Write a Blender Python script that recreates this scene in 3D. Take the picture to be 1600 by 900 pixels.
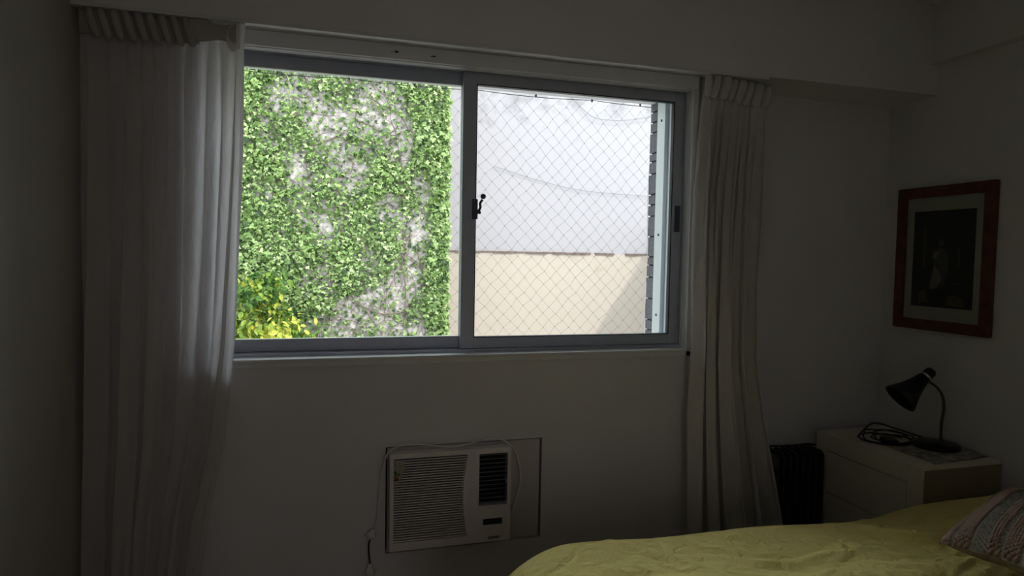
import bpy, math, random
import numpy as np
from mathutils import Vector, Matrix

for o in list(bpy.data.objects):
    bpy.data.objects.remove(o)
S = bpy.context.scene
COL = S.collection
R = math.radians
random.seed(7)
rng = np.random.default_rng(11)

# ------------------------------------------------------------------ camera
cam_data = bpy.data.cameras.new('camera')
cam = bpy.data.objects.new('camera', cam_data)
COL.objects.link(cam)
cam_data.sensor_width = 36.0
cam_data.lens = 1011.9 / 1600 * 36.0
cam_data.clip_start = 0.05
cam_data.clip_end = 200
YAW, PITCH, ROLL = R(16.012), R(2.7975), R(1.006)
fwd = Vector((math.sin(YAW) * math.cos(PITCH), math.cos(YAW) * math.cos(PITCH), -math.sin(PITCH)))
rt = Vector((math.cos(YAW), -math.sin(YAW), 0))
up = rt.cross(fwd)
r2 = rt * math.cos(ROLL) + up * math.sin(ROLL)
u2 = -rt * math.sin(ROLL) + up * math.cos(ROLL)
cam.matrix_world = Matrix(((r2.x, u2.x, -fwd.x, 0), (r2.y, u2.y, -fwd.y, -3), (r2.z, u2.z, -fwd.z, 1.6), (0, 0, 0, 1)))
S.camera = cam

# ------------------------------------------------------------------ light and exposure
LDIR = Vector((-0.885, 0.95, -1.333)).normalized()          # the way sunlight travels
world = bpy.data.worlds.new('world')
S.world = world
world.use_nodes = True
wn = world.node_tree.nodes
wl = world.node_tree.links
wn.clear()
# high thin haze: an evenly bright, slightly blue sky
bg = wn.new('ShaderNodeBackground')
bg.inputs['Color'].default_value = (0.84, 0.93, 1.0, 1)
bg.inputs['Strength'].default_value = 3.2
wo = wn.new('ShaderNodeOutputWorld')
wl.new(bg.outputs[0], wo.inputs[0])
sd = bpy.data.lights.new('sun', 'SUN')
sd.energy = 2.4
sd.angle = R(0.53)
sd.color = (1.0, 0.96, 0.9)
sun = bpy.data.objects.new('sun', sd)
COL.objects.link(sun)
sun.rotation_euler = LDIR.to_track_quat('-Z', 'Y').to_euler()
sun.location = (6, -8, 12)
# added fill light behind the camera to brighten the dim room
hd = bpy.data.lights.new('fill_light', 'AREA')
hd.shape = 'RECTANGLE'
hd.size = 0.95
hd.size_y = 1.9
hd.energy = 3.2
hd.color = (1.0, 0.95, 0.98)
hl = bpy.data.objects.new('fill_light', hd)
COL.objects.link(hl)
hl.location = (0.75, -5.7, 1.25)
hl.rotation_euler = (R(90), 0, 0)
S.view_settings.view_transform = 'Standard'
S.view_settings.look = 'None'
S.view_settings.gamma = 1
S.view_settings.use_curve_mapping = False
S.view_settings.exposure = 0.40

# ------------------------------------------------------------------ materials
def srgb(r, g, b):
    f = lambda c: (c / 12.92 if c <= 0.04045 else ((c + 0.055) / 1.055) ** 2.4)
    return (f(r / 255), f(g / 255), f(b / 255), 1)

def new_mat(name):
    m = bpy.data.materials.new(name)
    m.use_nodes = True
    return m, m.node_tree.nodes, m.node_tree.links, m.node_tree.nodes['Principled BSDF']

def mat(name, col, rough=0.6, metal=0.0, var=0.0, scale=12.0, bump=0.0, bscale=80.0, spec=0.4, stretch=(1, 1, 1)):
    m, n, l, b = new_mat(name)
    b.inputs['Base Color'].default_value = col
    b.inputs['Roughness'].default_value = rough
    b.inputs['Metallic'].default_value = metal
    b.inputs['Specular IOR Level'].default_value = spec
    tc = n.new('ShaderNodeTexCoord')
    mp = n.new('ShaderNodeMapping')
    mp.inputs['Scale'].default_value = stretch
    l.new(tc.outputs['Object'], mp.inputs[0])
    if var > 0:
        t = n.new('ShaderNodeTexNoise')
        t.inputs['Scale'].default_value = scale
        t.inputs['Detail'].default_value = 6
        l.new(mp.outputs[0], t.inputs['Vector'])
        r = n.new('ShaderNodeValToRGB')
        r.color_ramp.elements[0].position = 0.3
        r.color_ramp.elements[1].position = 0.7
        r.color_ramp.elements[0].color = (col[0] * (1 - var), col[1] * (1 - var), col[2] * (1 - var), 1)
        r.color_ramp.elements[1].color = (min(1, col[0] * (1 + var)), min(1, col[1] * (1 + var)), min(1, col[2] * (1 + var)), 1)
        l.new(t.outputs['Fac'], r.inputs[0])
        l.new(r.outputs[0], b.inputs['Base Color'])
    if bump > 0:
        t = n.new('ShaderNodeTexNoise')
        t.inputs['Scale'].default_value = bscale
        t.inputs['Detail'].default_value = 5
        l.new(mp.outputs[0], t.inputs['Vector'])
        bp = n.new('ShaderNodeBump')
        bp.inputs['Strength'].default_value = bump
        bp.inputs['Distance'].default_value = 0.01
        l.new(t.outputs['Fac'], bp.inputs['Height'])
        l.new(bp.outputs[0], b.inputs['Normal'])
    return m

def cloth_mat(name, col, trans, tcol, bump=0.15, bscale=250.0, wrinkle=0.0, wscale=9.0, sheer=0.0):
    m, n, l, b = new_mat(name)
    out = [x for x in n if x.type == 'OUTPUT_MATERIAL'][0]
    b.inputs['Base Color'].default_value = col
    b.inputs['Roughness'].default_value = 0.9
    b.inputs['Specular IOR Level'].default_value = 0.1
    tc = n.new('ShaderNodeTexCoord')
    t = n.new('ShaderNodeTexNoise')
    t.inputs['Scale'].default_value = bscale
    l.new(tc.outputs['Object'], t.inputs['Vector'])
    bp = n.new('ShaderNodeBump')
    bp.inputs['Strength'].default_value = bump
    bp.inputs['Distance'].default_value = 0.004
    l.new(t.outputs['Fac'], bp.inputs['Height'])
    last = bp
    if wrinkle > 0:
        mp = n.new('ShaderNodeMapping')
        mp.inputs['Scale'].default_value = (1, 1, 0.35)
        l.new(tc.outputs['Object'], mp.inputs[0])
        t2 = n.new('ShaderNodeTexNoise')
        t2.inputs['Scale'].default_value = wscale
        t2.inputs['Detail'].default_value = 4
        t2.inputs['Distortion'].default_value = 0.6
        l.new(mp.outputs[0], t2.inputs['Vector'])
        b2 = n.new('ShaderNodeBump')
        b2.inputs['Strength'].default_value = wrinkle
        b2.inputs['Distance'].default_value = 0.03
        l.new(t2.outputs['Fac'], b2.inputs['Height'])
        l.new(bp.outputs[0], b2.inputs['Normal'])
        last = b2
    l.new(last.outputs[0], b.inputs['Normal'])
    if trans > 0:
        tr = n.new('ShaderNodeBsdfTranslucent')
        tr.inputs['Color'].default_value = tcol
        l.new(last.outputs[0], tr.inputs['Normal'])
        mx = n.new('ShaderNodeMixShader')
        mx.inputs[0].default_value = trans
        l.new(b.outputs[0], mx.inputs[1])
        l.new(tr.outputs[0], mx.inputs[2])
        l.new(mx.outputs[0], out.inputs['Surface'])
        if sheer > 0:      # open weave: a little light passes straight through
            tp = n.new('ShaderNodeBsdfTransparent')
            m2 = n.new('ShaderNodeMixShader')
            m2.inputs[0].default_value = sheer
            l.new(mx.outputs[0], m2.inputs[1])
            l.new(tp.outputs[0], m2.inputs[2])
            l.new(m2.outputs[0], out.inputs['Surface'])
    return m

M = {}
M['wall'] = mat('wall_paint', (0.80, 0.775, 0.80, 1), 0.85, var=0.03, scale=3, bump=0.06, bscale=60)
M['wall_side'] = mat('wall_paint_side', (0.77, 0.76, 0.74, 1), 0.85, var=0.03, scale=3, bump=0.06, bscale=60)
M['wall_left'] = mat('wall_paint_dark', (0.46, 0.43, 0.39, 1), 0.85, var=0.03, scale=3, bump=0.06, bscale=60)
M['ceiling'] = mat('ceiling_paint', (0.82, 0.81, 0.79, 1), 0.9, bump=0.05)
M['floor'] = mat('floor_wood', (0.36, 0.24, 0.15, 1), 0.45, var=0.25, scale=6, stretch=(1, 12, 1))
M['casing'] = mat('casing_paint', (0.84, 0.84, 0.85, 1), 0.45, var=0.03, scale=8, bump=0.04)
M['alu'] = mat('sash_aluminium', (0.50, 0.53, 0.62, 1), 0.45, metal=0.35, var=0.05, scale=20)
M['alu_light'] = mat('track_aluminium', (0.55, 0.57, 0.58, 1), 0.4, metal=0.3)
M['latch'] = mat('latch_metal', (0.10, 0.11, 0.15, 1), 0.35, metal=0.4)
M['track'] = mat('curtain_track_plastic', (0.75, 0.75, 0.73, 1), 0.4)
M['curtain'] = cloth_mat('curtain_linen', (0.80, 0.76, 0.74, 1), 0.56, (0.97, 0.95, 0.98, 1), wrinkle=0.6, wscale=14, sheer=0.15)
M['curtain_right'] = cloth_mat('curtain_linen_right', (0.84, 0.80, 0.77, 1), 0.28, (0.9, 0.88, 0.88, 1), wrinkle=0.6, wscale=14)
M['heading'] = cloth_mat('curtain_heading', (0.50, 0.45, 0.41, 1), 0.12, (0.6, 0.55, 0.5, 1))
M['ac'] = mat('ac_plastic', (0.88, 0.81, 0.80, 1), 0.5, var=0.03)
M['ac_dark'] = mat('ac_louver_dark', (0.012, 0.012, 0.016, 1), 0.5)
M['ac_fin'] = mat('ac_louver_fin', (0.20, 0.23, 0.26, 1), 0.4)
M['screen'] = mat('ac_display', (0.02, 0.04, 0.05, 1), 0.15)
M['panel'] = mat('filler_board', (0.66, 0.60, 0.59, 1), 0.7, var=0.06, scale=9)
M['gap'] = mat('hole_dark', (0.04, 0.04, 0.035, 1), 0.9)
M['cord'] = mat('white_cord', (0.85, 0.83, 0.82, 1), 0.5)
M['black'] = mat('black_plastic', (0.012, 0.012, 0.014, 1), 0.45)
M['black_gloss'] = mat('black_enamel', (0.008, 0.008, 0.012, 1), 0.3)
M['chrome'] = mat('chrome', (0.7, 0.7, 0.7, 1), 0.2, metal=1)
M['neck'] = mat('gooseneck_metal', (0.12, 0.12, 0.11, 1), 0.35, metal=0.7)
M['radiator'] = mat('radiator_enamel', (0.035, 0.037, 0.04, 1), 0.4)
M['rad_box'] = mat('radiator_box', (0.10, 0.10, 0.095, 1), 0.5)
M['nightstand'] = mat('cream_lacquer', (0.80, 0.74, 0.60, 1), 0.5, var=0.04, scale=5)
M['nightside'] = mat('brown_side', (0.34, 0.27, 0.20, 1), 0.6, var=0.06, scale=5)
M['wood_frame'] = mat('picture_wood', srgb(104, 60, 36), 0.4, var=0.35, scale=18, stretch=(1, 1, 1))
M['mat_board'] = mat('mat_board', (0.62, 0.60, 0.50, 1), 0.9)
M['print'] = mat('dark_print', (0.035, 0.035, 0.032, 1), 0.5, var=0.6, scale=14)
M['print_mid'] = mat('print_mid', (0.12, 0.11, 0.09, 1), 0.6, var=0.3, scale=30)
M['print_light'] = mat('print_light', (0.30, 0.26, 0.21, 1), 0.6, var=0.3, scale=30)
M['print_gold'] = mat('print_gold', (0.22, 0.16, 0.05, 1), 0.6, var=0.3, scale=30)
M['duvet'] = cloth_mat('mustard_duvet', (0.84, 0.68, 0.245, 1), 0.0, (0, 0, 0, 1), bump=0.3, bscale=260, wrinkle=0.55, wscale=20)
M['pillow'] = cloth_mat('mustard_pillow', (0.60, 0.47, 0.10, 1), 0.0, (0, 0, 0, 1), bump=0.3, bscale=260, wrinkle=0.4, wscale=8)
M['mattress'] = mat('mattress_fabric', (0.6, 0.58, 0.55, 1), 0.9)
M['bed_wood'] = mat('bed_base', (0.12, 0.08, 0.05, 1), 0.6, var=0.2)
M['knit_pink'] = cloth_mat('knit_pink', (0.42, 0.29, 0.23, 1), 0.0, (0, 0, 0, 1), bump=0.6, bscale=300)
M['knit_grey'] = cloth_mat('knit_grey', (0.26, 0.232, 0.18, 1), 0.0, (0, 0, 0, 1), bump=0.8, bscale=200)
M['paper'] = mat('printed_paper', (0.34, 0.32, 0.27, 1), 0.8, var=0.6, scale=22)
M['sticker'] = mat('sticker_paper', (0.42, 0.39, 0.35, 1), 0.6, var=0.3, scale=90)
for k, c in (('st_green', (0.02, 0.10, 0.06, 1)), ('st_lime', (0.13, 0.16, 0.03, 1)), ('st_yellow', (0.30, 0.24, 0.05, 1)), ('st_orange', (0.25, 0.11, 0.03, 1)), ('st_red', (0.22, 0.03, 0.05, 1))):
    M[k] = mat(k, c, 0.6)
M['net'] = mat('nylon_net', (0.20, 0.20, 0.20, 1), 0.6)
M['rope'] = mat('net_rope', (0.08, 0.08, 0.08, 1), 0.6)
M['mortar'] = mat('dark_mortar', (0.05, 0.05, 0.05, 1), 0.95)
M['brick'] = mat('dark_brick', (0.12, 0.115, 0.125, 1), 0.9, var=0.3, scale=30, bump=0.5, bscale=60)
M['outer'] = mat('outer_render', (0.50, 0.49, 0.48, 1), 0.9, var=0.08)
M['stem'] = mat('vine_stem', (0.14, 0.10, 0.08, 1), 0.9, var=0.3)
M['wire'] = mat('wire', (0.22, 0.22, 0.22, 1), 0.7)
M['ground'] = mat('yard_paving', (0.34, 0.32, 0.29, 1), 0.9, var=0.15, scale=2)

def leaf_mat(name, cols):
    m, n, l, b = new_mat(name)
    out = [x for x in n if x.type == 'OUTPUT_MATERIAL'][0]
    at = n.new('ShaderNodeAttribute')
    at.attribute_name = 'tint'
    r = n.new('ShaderNodeValToRGB')
    el = r.color_ramp.elements
    el[0].position = 0
    el[0].color = cols[0]
    el[1].position = 1
    el[1].color = cols[-1]
    for i, c in enumerate(cols[1:-1]):
        e = el.new((i + 1) / (len(cols) - 1))
        e.color = c
    l.new(at.outputs['Fac'], r.inputs[0])
    l.new(r.outputs[0], b.inputs['Base Color'])
    b.inputs['Roughness'].default_value = 0.45
    b.inputs['Specular IOR Level'].default_value = 0.35
    tr = n.new('ShaderNodeBsdfTranslucent')
    l.new(r.outputs[0], tr.inputs['Color'])
    mx = n.new('ShaderNodeMixShader')
    mx.inputs[0].default_value = 0.3
    l.new(b.outputs[0], mx.inputs[1])
    l.new(tr.outputs[0], mx.inputs[2])
    l.new(mx.outputs[0], out.inputs['Surface'])
    return m
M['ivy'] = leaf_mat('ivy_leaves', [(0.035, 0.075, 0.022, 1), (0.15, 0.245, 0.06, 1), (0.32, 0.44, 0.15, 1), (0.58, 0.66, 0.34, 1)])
M['shrub'] = leaf_mat('shrub_leaves', [(0.025, 0.07, 0.015, 1), (0.10, 0.21, 0.03, 1), (0.33, 0.42, 0.06, 1), (0.62, 0.58, 0.09, 1)])

def glass_mat():
    m, n, l, b = new_mat('window_glass')
    out = [x for x in n if x.type == 'OUTPUT_MATERIAL'][0]
    n.remove(b)
    t = n.new('ShaderNodeBsdfTransparent')
    t.inputs['Color'].default_value = (0.95, 0.97, 0.96, 1)
    g = n.new('ShaderNodeBsdfGlossy')
    g.inputs['Roughness'].default_value = 0.01
    f = n.new('ShaderNodeFresnel')
    f.inputs['IOR'].default_value = 1.25
    mx = n.new('ShaderNodeMixShader')
    l.new(f.outputs[0], mx.inputs[0])
    l.new(t.outputs[0], mx.inputs[1])
    l.new(g.outputs[0], mx.inputs[2])
    l.new(mx.outputs[0], out.inputs['Surface'])
    return m
M['glass'] = glass_mat()

def yard_wall_mat(name, base, stain, top_z, amount):
    """weathered render: blotchy stains gathering towards the top of the wall"""
    m, n, l, b = new_mat(name)
    b.inputs['Roughness'].default_value = 0.9
    b.inputs['Specular IOR Level'].default_value = 0.1
    tc = n.new('ShaderNodeTexCoord')
    t = n.new('ShaderNodeTexNoise')
    t.inputs['Scale'].default_value = 3.2
    t.inputs['Detail'].default_value = 10
    t.inputs['Roughness'].default_value = 0.72
    l.new(tc.outputs['Object'], t.inputs['Vector'])
    sx = n.new('ShaderNodeSeparateXYZ')
    l.new(tc.outputs['Object'], sx.inputs[0])
    mr = n.new('ShaderNodeMapRange')
    mr.inputs['From Min'].default_value = top_z - 1.6
    mr.inputs['From Max'].default_value = top_z
    mr.inputs['To Min'].default_value = -0.12
    mr.inputs['To Max'].default_value = amount
    l.new(sx.outputs['Z'], mr.inputs['Value'])
    ad = n.new('ShaderNodeMath')
    ad.operation = 'ADD'
    l.new(t.outputs['Fac'], ad.inputs[0])
    l.new(mr.outputs[0], ad.inputs[1])
    r = n.new('ShaderNodeValToRGB')
    r.color_ramp.elements[0].position = 0.55
    r.color_ramp.elements[0].color = base
    r.color_ramp.elements[1].position = 0.85
    r.color_ramp.elements[1].color = stain
    l.new(ad.outputs[0], r.inputs[0])
    l.new(r.outputs[0], b.inputs['Base Color'])
    bp = n.new('ShaderNodeBump')
    bp.inputs['Strength'].default_value = 0.3
    bp.inputs['Distance'].default_value = 0.02
    l.new(t.outputs['Fac'], bp.inputs['Height'])
    l.new(bp.outputs[0], b.inputs['Normal'])
    return m
M['yard_grey'] = yard_wall_mat('grey_render', (0.335, 0.307, 0.318, 1), (0.15, 0.14, 0.137, 1), 4.7, 0.19)
M['yard_cream'] = yard_wall_mat('cream_render', (0.41, 0.345, 0.292, 1), (0.30, 0.23, 0.185, 1), 1.9, 0.05)
M['ivy_wall'] = mat('ivy_wall_render', (0.42, 0.365, 0.345, 1), 0.95, var=0.45, scale=16, bump=0.3, bscale=20)

# ------------------------------------------------------------------ mesh helpers
ORG = {}
def org(p):
    return ORG.get(p.name, Vector((0, 0, 0))) if p else Vector((0, 0, 0))

def tag(o, label=None, cat=None, group=None, kind=None):
    if label: o['label'] = label
    if cat: o['category'] = cat
    if group: o['group'] = group
    if kind: o['kind'] = kind
    return o

def empty(name, loc, label=None, cat=None, group=None, kind=None):
    o = bpy.data.objects.new(name, None)
    COL.objects.link(o)
    o.location = loc
    o.empty_display_size = 0.1
    ORG[o.name] = Vector(loc)
    return tag(o, label, cat, group, kind)

class MB:
    def __init__(s):
        s.v = []
        s.f = []
        s.m = []
    def add(s, vs, fs, mi=0):
        b = len(s.v)
        s.v += [tuple(v) for v in vs]
        s.f += [tuple(b + i for i in f) for f in fs]
        s.m += [mi] * len(fs)
        return s
    def box(s, x0, x1, y0, y1, z0, z1, mi=0):
        vs = [(x, y, z) for z in (z0, z1) for y in (y0, y1) for x in (x0, x1)]
        return s.add(vs, [(0, 2, 3, 1), (4, 5, 7, 6), (0, 1, 5, 4), (2, 6, 7, 3), (0, 4, 6, 2), (1, 3, 7, 5)], mi)
    def obox(s, c, ax, ay, az, mi=0):
        c = Vector(c); ax = Vector(ax); ay = Vector(ay); az = Vector(az)
        vs = [c + ax * i + ay * j + az * k for k in (-1, 1) for j in (-1, 1) for i in (-1, 1)]
        return s.add(vs, [(0, 2, 3, 1), (4, 5, 7, 6), (0, 1, 5, 4), (2, 6, 7, 3), (0, 4, 6, 2), (1, 3, 7, 5)], mi)
    def tube(s, pts, r, n=8, cap=True, flat=None, mi=0):
        pts = [Vector(p) for p in pts]
        rs = r if isinstance(r, (list, tuple)) else [r] * len(pts)
        vs, fs = [], []
        ref = None
        for i, p in enumerate(pts):
            a = pts[max(i - 1, 0)]
            b = pts[min(i + 1, len(pts) - 1)]
            t = (b - a)
            t = t.normalized() if t.length > 1e-9 else Vector((0, 0, 1))
            if ref is None:
                ref = Vector((0, 0, 1)) if abs(t.z) < 0.9 else Vector((0, 1, 0))
            x = (ref - t * ref.dot(t))
            x = x.normalized() if x.length > 1e-6 else t.orthogonal().normalized()
            ref = x
            y = t.cross(x)
            for k in range(n):
                a_ = 2 * math.pi * k / n
                vs.append(p + (x * math.cos(a_) + y * math.sin(a_) * (flat or 1)) * rs[i])
        for i in range(len(pts) - 1):
            for k in range(n):
                a_ = i * n + k
                b_ = i * n + (k + 1) % n
                fs.append((a_, b_, b_ + n, a_ + n))
        if cap:
            fs.append(tuple(range(n - 1, -1, -1)))
            fs.append(tuple(range((len(pts) - 1) * n, len(pts) * n)))
        return s.add(vs, fs, mi)
    def lathe(s, prof, o, axis=(0, 0, 1), n=32, mi=0):
        """prof: (radius, distance along axis)"""
        z = Vector(axis).normalized()
        x = z.orthogonal().normalized()
        y = z.cross(x)
        o = Vector(o)
        vs, fs = [], []
        for r, h in prof:
            for k in range(n):
                a = 2 * math.pi * k / n
                vs.append(o + z * h + (x * math.cos(a) + y * math.sin(a)) * r)
        for i in range(len(prof) - 1):
            for k in range(n):
                a = i * n + k
                b = i * n + (k + 1) % n
                fs.append((a, b, b + n, a + n))
        return s.add(vs, fs, mi)
    def grid(s, nu, nv, fn, mi=0):
        vs = [fn(i / nu, j / nv) for j in range(nv + 1) for i in range(nu + 1)]
        fs = [(j * (nu + 1) + i, j * (nu + 1) + i + 1, (j + 1) * (nu + 1) + i + 1, (j + 1) * (nu + 1) + i) for j in range(nv) for i in range(nu)]
        return s.add(vs, fs, mi)
    def prism(s, poly, to3, d0, d1, mi=0):
        """poly (a,b) list; to3(a,b,d) -> point"""
        n = len(poly)
        vs = [to3(a, b, d0) for a, b in poly] + [to3(a, b, d1) for a, b in poly]
        fs = [tuple(range(n))[::-1], tuple(range(n, 2 * n))] + [(i, (i + 1) % n, (i + 1) % n + n, i + n) for i in range(n)]
        return s.add(vs, fs, mi)
    def build(s, name, mats, parent=None, smooth=False, bevel=0.0, solid=0.0, sub=0):
        o_ = org(parent)
        me = bpy.data.meshes.new(name)
        me.from_pydata([(v[0] - o_.x, v[1] - o_.y, v[2] - o_.z) for v in s.v], [], s.f)
        mats = mats if isinstance(mats, (list, tuple)) else [mats]
        for q in mats:
            me.materials.append(q)
        if len(mats) > 1:
            me.polygons.foreach_set('material_index', s.m)
        me.validate()
        import bmesh
        bm = bmesh.new()
        bm.from_mesh(me)
        bmesh.ops.recalc_face_normals(bm, faces=bm.faces)
        bm.to_mesh(me)
        bm.free()
        if smooth:
            me.polygons.foreach_set('use_smooth', [True] * len(me.polygons))
        me.update()
        ob = bpy.data.objects.new(name, me)
        COL.objects.link(ob)
        if parent:
            ob.parent = parent
        ORG[ob.name] = o_.copy()
        if solid:
            md = ob.modifiers.new('solid', 'SOLIDIFY'); md.thickness = solid; md.offset = 0
        if bevel:
            md = ob.modifiers.new('bevel', 'BEVEL'); md.width = bevel; md.segments = 2; md.limit_method = 'ANGLE'; md.angle_limit = R(40)
        if sub:
            md = ob.modifiers.new('sub', 'SUBSURF'); md.levels = sub; md.render_levels = sub
        return ob

def smooth_path(pts, k=6):
    """Catmull-Rom through points"""
    pts = [Vector(p) for p in pts]
    out = []
    for i in range(len(pts) - 1):
        p0 = pts[max(i - 1, 0)]; p1 = pts[i]; p2 = pts[i + 1]; p3 = pts[min(i + 2, len(pts) - 1)]
        for j in range(k):
            t = j / k
            out.append(0.5 * ((2 * p1) + (p2 - p0) * t + (2 * p0 - 5 * p1 + 4 * p2 - p3) * t * t + (-p0 + 3 * p1 - 3 * p2 + p3) * t ** 3))
    out.append(pts[-1])
    return out

def lerp_tab(tab, v):
    xs = [t[0] for t in tab]; ys = [t[1] for t in tab]
    return float(np.interp(v, xs, ys))

# ------------------------------------------------------------------ the room shell
XL, XR = -0.885, 3.085
YB = -4.3
ZC = 2.95
WX0, WX1, WZ0, WZ1 = -0.47, 1.70, 1.156, 2.43        # window opening
HX0, HX1, HZ0, HZ1 = 0.251, 0.968, 0.287, 0.760      # hole for the air conditioner
YW = -0.18                                           # room face of the window wall
YO = 0.20                                            # outer face
XN = 1.85                                            # the wall steps back from here

m = MB()
m.box(XL - 0.15, WX0, YW, YO, 0, ZC)
m.box(WX1, XN, YW, YO, 0, ZC)
m.box(XN, XR + 0.15, 0.0, YO, 0, ZC)
m.box(WX0, WX1, YW, YO, WZ1, ZC)
m.box(WX0, HX0, YW, YO, 0, WZ0)
m.box(HX1, WX1, YW, YO, 0, WZ0)
m.box(HX0, HX1, YW, YO, 0, HZ0)
m.box(HX0, HX1, YW, YO, HZ1, WZ0)
wall_window = tag(m.build('wall_window', M['wall']), kind='structure')

MB().box(1.6965, 1.7005, 0.106, 0.204, 1.15, 2.44).build('mortar', M['mortar'], wall_window)
# dark bricks seen edge-on in the outer reveal
joints = [2.44, 2.385, 2.33, 2.275, 2.165, 2.12, 2.055, 1.945, 1.89, 1.83, 1.72, 1.61, 1.565, 1.50, 1.385, 1.27, 1.215, 1.15]
bm0 = None
for a, b in zip(joints[:-1], joints[1:]):
    h = a - b
    if bm0 is None:
        q = MB(); q.box(-0.012, 0.0, -0.05, 0.05, -0.5, 0.5)
        first = q.build('brick', M['brick'], wall_window)
        bo = first
    else:
        bo = first.copy(); COL.objects.link(bo)
    bm0 = True
    bo.location = (WX1 + random.uniform(-0.004, 0.0), 0.157 + random.uniform(-0.004, 0.004), (a + b) / 2)
    bo.scale = (1, 1, h - 0.008)

tag(MB().box(XR, XR + 0.15, YB, YO, 0, ZC).build('wall_right', M['wall_side']), kind='structure')
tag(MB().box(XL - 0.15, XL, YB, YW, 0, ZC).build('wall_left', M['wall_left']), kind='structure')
m = MB().box(XL - 0.15, 0.25, YB - 0.15, YB, 0, ZC).box(1.25, XR + 0.15, YB - 0.15, YB, 0, ZC).box(0.25, 1.25, YB - 0.15, YB, 2.1, ZC)
tag(m.build('wall_back', M['wall']), kind='structure')
# short unseen hall, added with its doorway to hold the fill light
m = MB().box(0.10, 0.15, -5.8, YB - 0.15, 0, 2.5).box(1.35, 1.40, -5.8, YB - 0.15, 0, 2.5).box(0.10, 1.40, -5.85, -5.8, 0, 2.5)
m.box(0.10, 1.40, -5.8, YB - 0.15, 2.5, 2.55).box(0.10, 1.40, -5.8, YB - 0.15, -0.05, 0)
tag(m.build('added_hall', M['wall']), kind='structure')
m = MB().box(0.25, 0.29, YB - 0.16, YB + 0.01, 0, 2.1).box(1.21, 1.25, YB - 0.16, YB + 0.01, 0, 2.1).box(0.29, 1.21, YB - 0.16, YB + 0.01, 2.06, 2.1)
tag(m.build('added_door_1', M['casing']), kind='structure')  # frame of the added doorway that lets the fill light in
tag(MB().box(XL - 0.15, XR + 0.15, YB - 0.15, YO, -0.12, 0).build('floor', M['floor']), kind='structure')
tag(MB().box(XL - 0.15, XR + 0.15, YB - 0.15, YO, ZC, ZC + 0.15).build('ceiling', M['ceiling']), kind='structure')
# dropped beam over the window and a shallower one along the right wall
tag(MB().box(XL, XR, -0.2946, YW, 2.4848, ZC).box(XN, XR, YW, 0.0, 2.4848, ZC).build('trim_1', M['wall']), kind='structure')
tag(MB().box(3.0317, XR, YB, -0.2946, 2.6394, ZC).build('trim_2', M['wall_side']), kind='structure')
tag(MB().box(XL, HX0 + 1.6, YW - 0.012, YW, 0, 0.07).build('baseboard_window', M['casing'], bevel=0.002), kind='structure')
tag(MB().box(XR - 0.012, XR, YB, 0, 0, 0.07).build('baseboard_right', M['casing'], bevel=0.002), kind='structure')

# ------------------------------------------------------------------ the window
win = empty('window_1', ((WX0 + WX1) / 2, YW, WZ0), kind='structure')
CO = 1.731
m = MB()
m.box(WX0 - 0.036, CO, YW - 0.014, YW, 2.422, 2.4835)         # head member
m.box(WX0 - 0.036, WX0, YW - 0.014, YW, 1.126, 2.422)
m.box(WX1, CO, YW - 0.014, YW, 1.126, 2.422)
m.box(WX0 - 0.036, CO, YW - 0.014, YW, 1.126, 1.150)
m.build('casing', M['casing'], win, bevel=0.002)
MB().box(WX0 - 0.02, WX1 + 0.006, YW - 0.026, YW + 0.06, 1.150, 1.162).build('sill', M['casing'], win, bevel=0.003)
m = MB()
m.box(WX0, WX1, YW, -0.135, 2.418, 2.43)
m.box(WX1 - 0.003, WX1 + 0.001, YW, -0.135, WZ0, 2.43)
m.build('jamb', M['casing'], win, bevel=0.001)
# fixed aluminium frame with its two tracks
m = MB()
m.box(WX0, WX1, -0.135, 0.03, WZ0, 1.176)
m.box(WX0, WX1, -0.06, 0.03, 2.402, 2.43)
m.box(WX0, WX1, -0.135, -0.06, 2.421, 2.43)
m.box(WX0, WX0 + 0.015, -0.135, 0.03, 1.17, 2.42)
m.box(WX1 - 0.006, WX1, -0.135, 0.03, 1.17, 2.42)
m.build('fixed_frame', M['alu'], win, bevel=0.001)
m = MB()
m.box(1.668, 1.694, 0.02, 0.10, 1.165, 2.43)
m.box(1.690, 1.6985, -0.06, 0.02, 1.17, 2.42)
m.build('outer_track', M['alu_light'], win, bevel=0.002)
m = MB()
for z in (2.31, 1.72, 1.30):
    m.box(1.664, 1.669, 0.05, 0.058, z, z + 0.012)
m.build('screw', M['black'], win)

def sash(x0, x1, y, sl, sr, left):
    m = MB()
    zb0, zb1, zt0, zt1 = 1.177, 1.226, 2.370, 2.421
    d = 0.014
    m.box(x0, x0 + sl, y - d, y + d, zb0, zt1)
    m.box(x1 - sr, x1, y - d, y + d, zb0, zt1)
    m.box(x0 + sl, x1 - sr, y - d, y + d, zb0, zb1)
    m.box(x0 + sl, x1 - sr, y - d, y + d, zt0, zt1)
    s_ = m.build('sash', M['alu'], win, bevel=0.0015)
    g = MB().box(x0 + sl - 0.004, x1 - sr + 0.004, y - 0.002, y + 0.002, zb1 - 0.004, zt0 + 0.004).build('pane', M['glass'], s_)
    # rubber gasket line
    q = MB()
    e = 0.004
    q.box(x0 + sl, x0 + sl + e, y - d + 0.002, y + d, zb1, zt0)
    q.box(x1 - sr - e, x1 - sr, y - d + 0.002, y + d, zb1, zt0)
    q.box(x0 + sl, x1 - sr, y - d + 0.002, y + d, zb1, zb1 + e)
    q.box(x0 + sl, x1 - sr, y - d + 0.002, y + d, zt0 - e, zt0)
    q.build('gasket', M['alu_light'] if left else M['black'], s_)
    return s_
sR = sash(0.585, 1.697, -0.108, 0.062, 0.054, False)
sL = sash(WX0 + 0.016, 0.640, -0.072, 0.050, 0.050, True)
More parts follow.
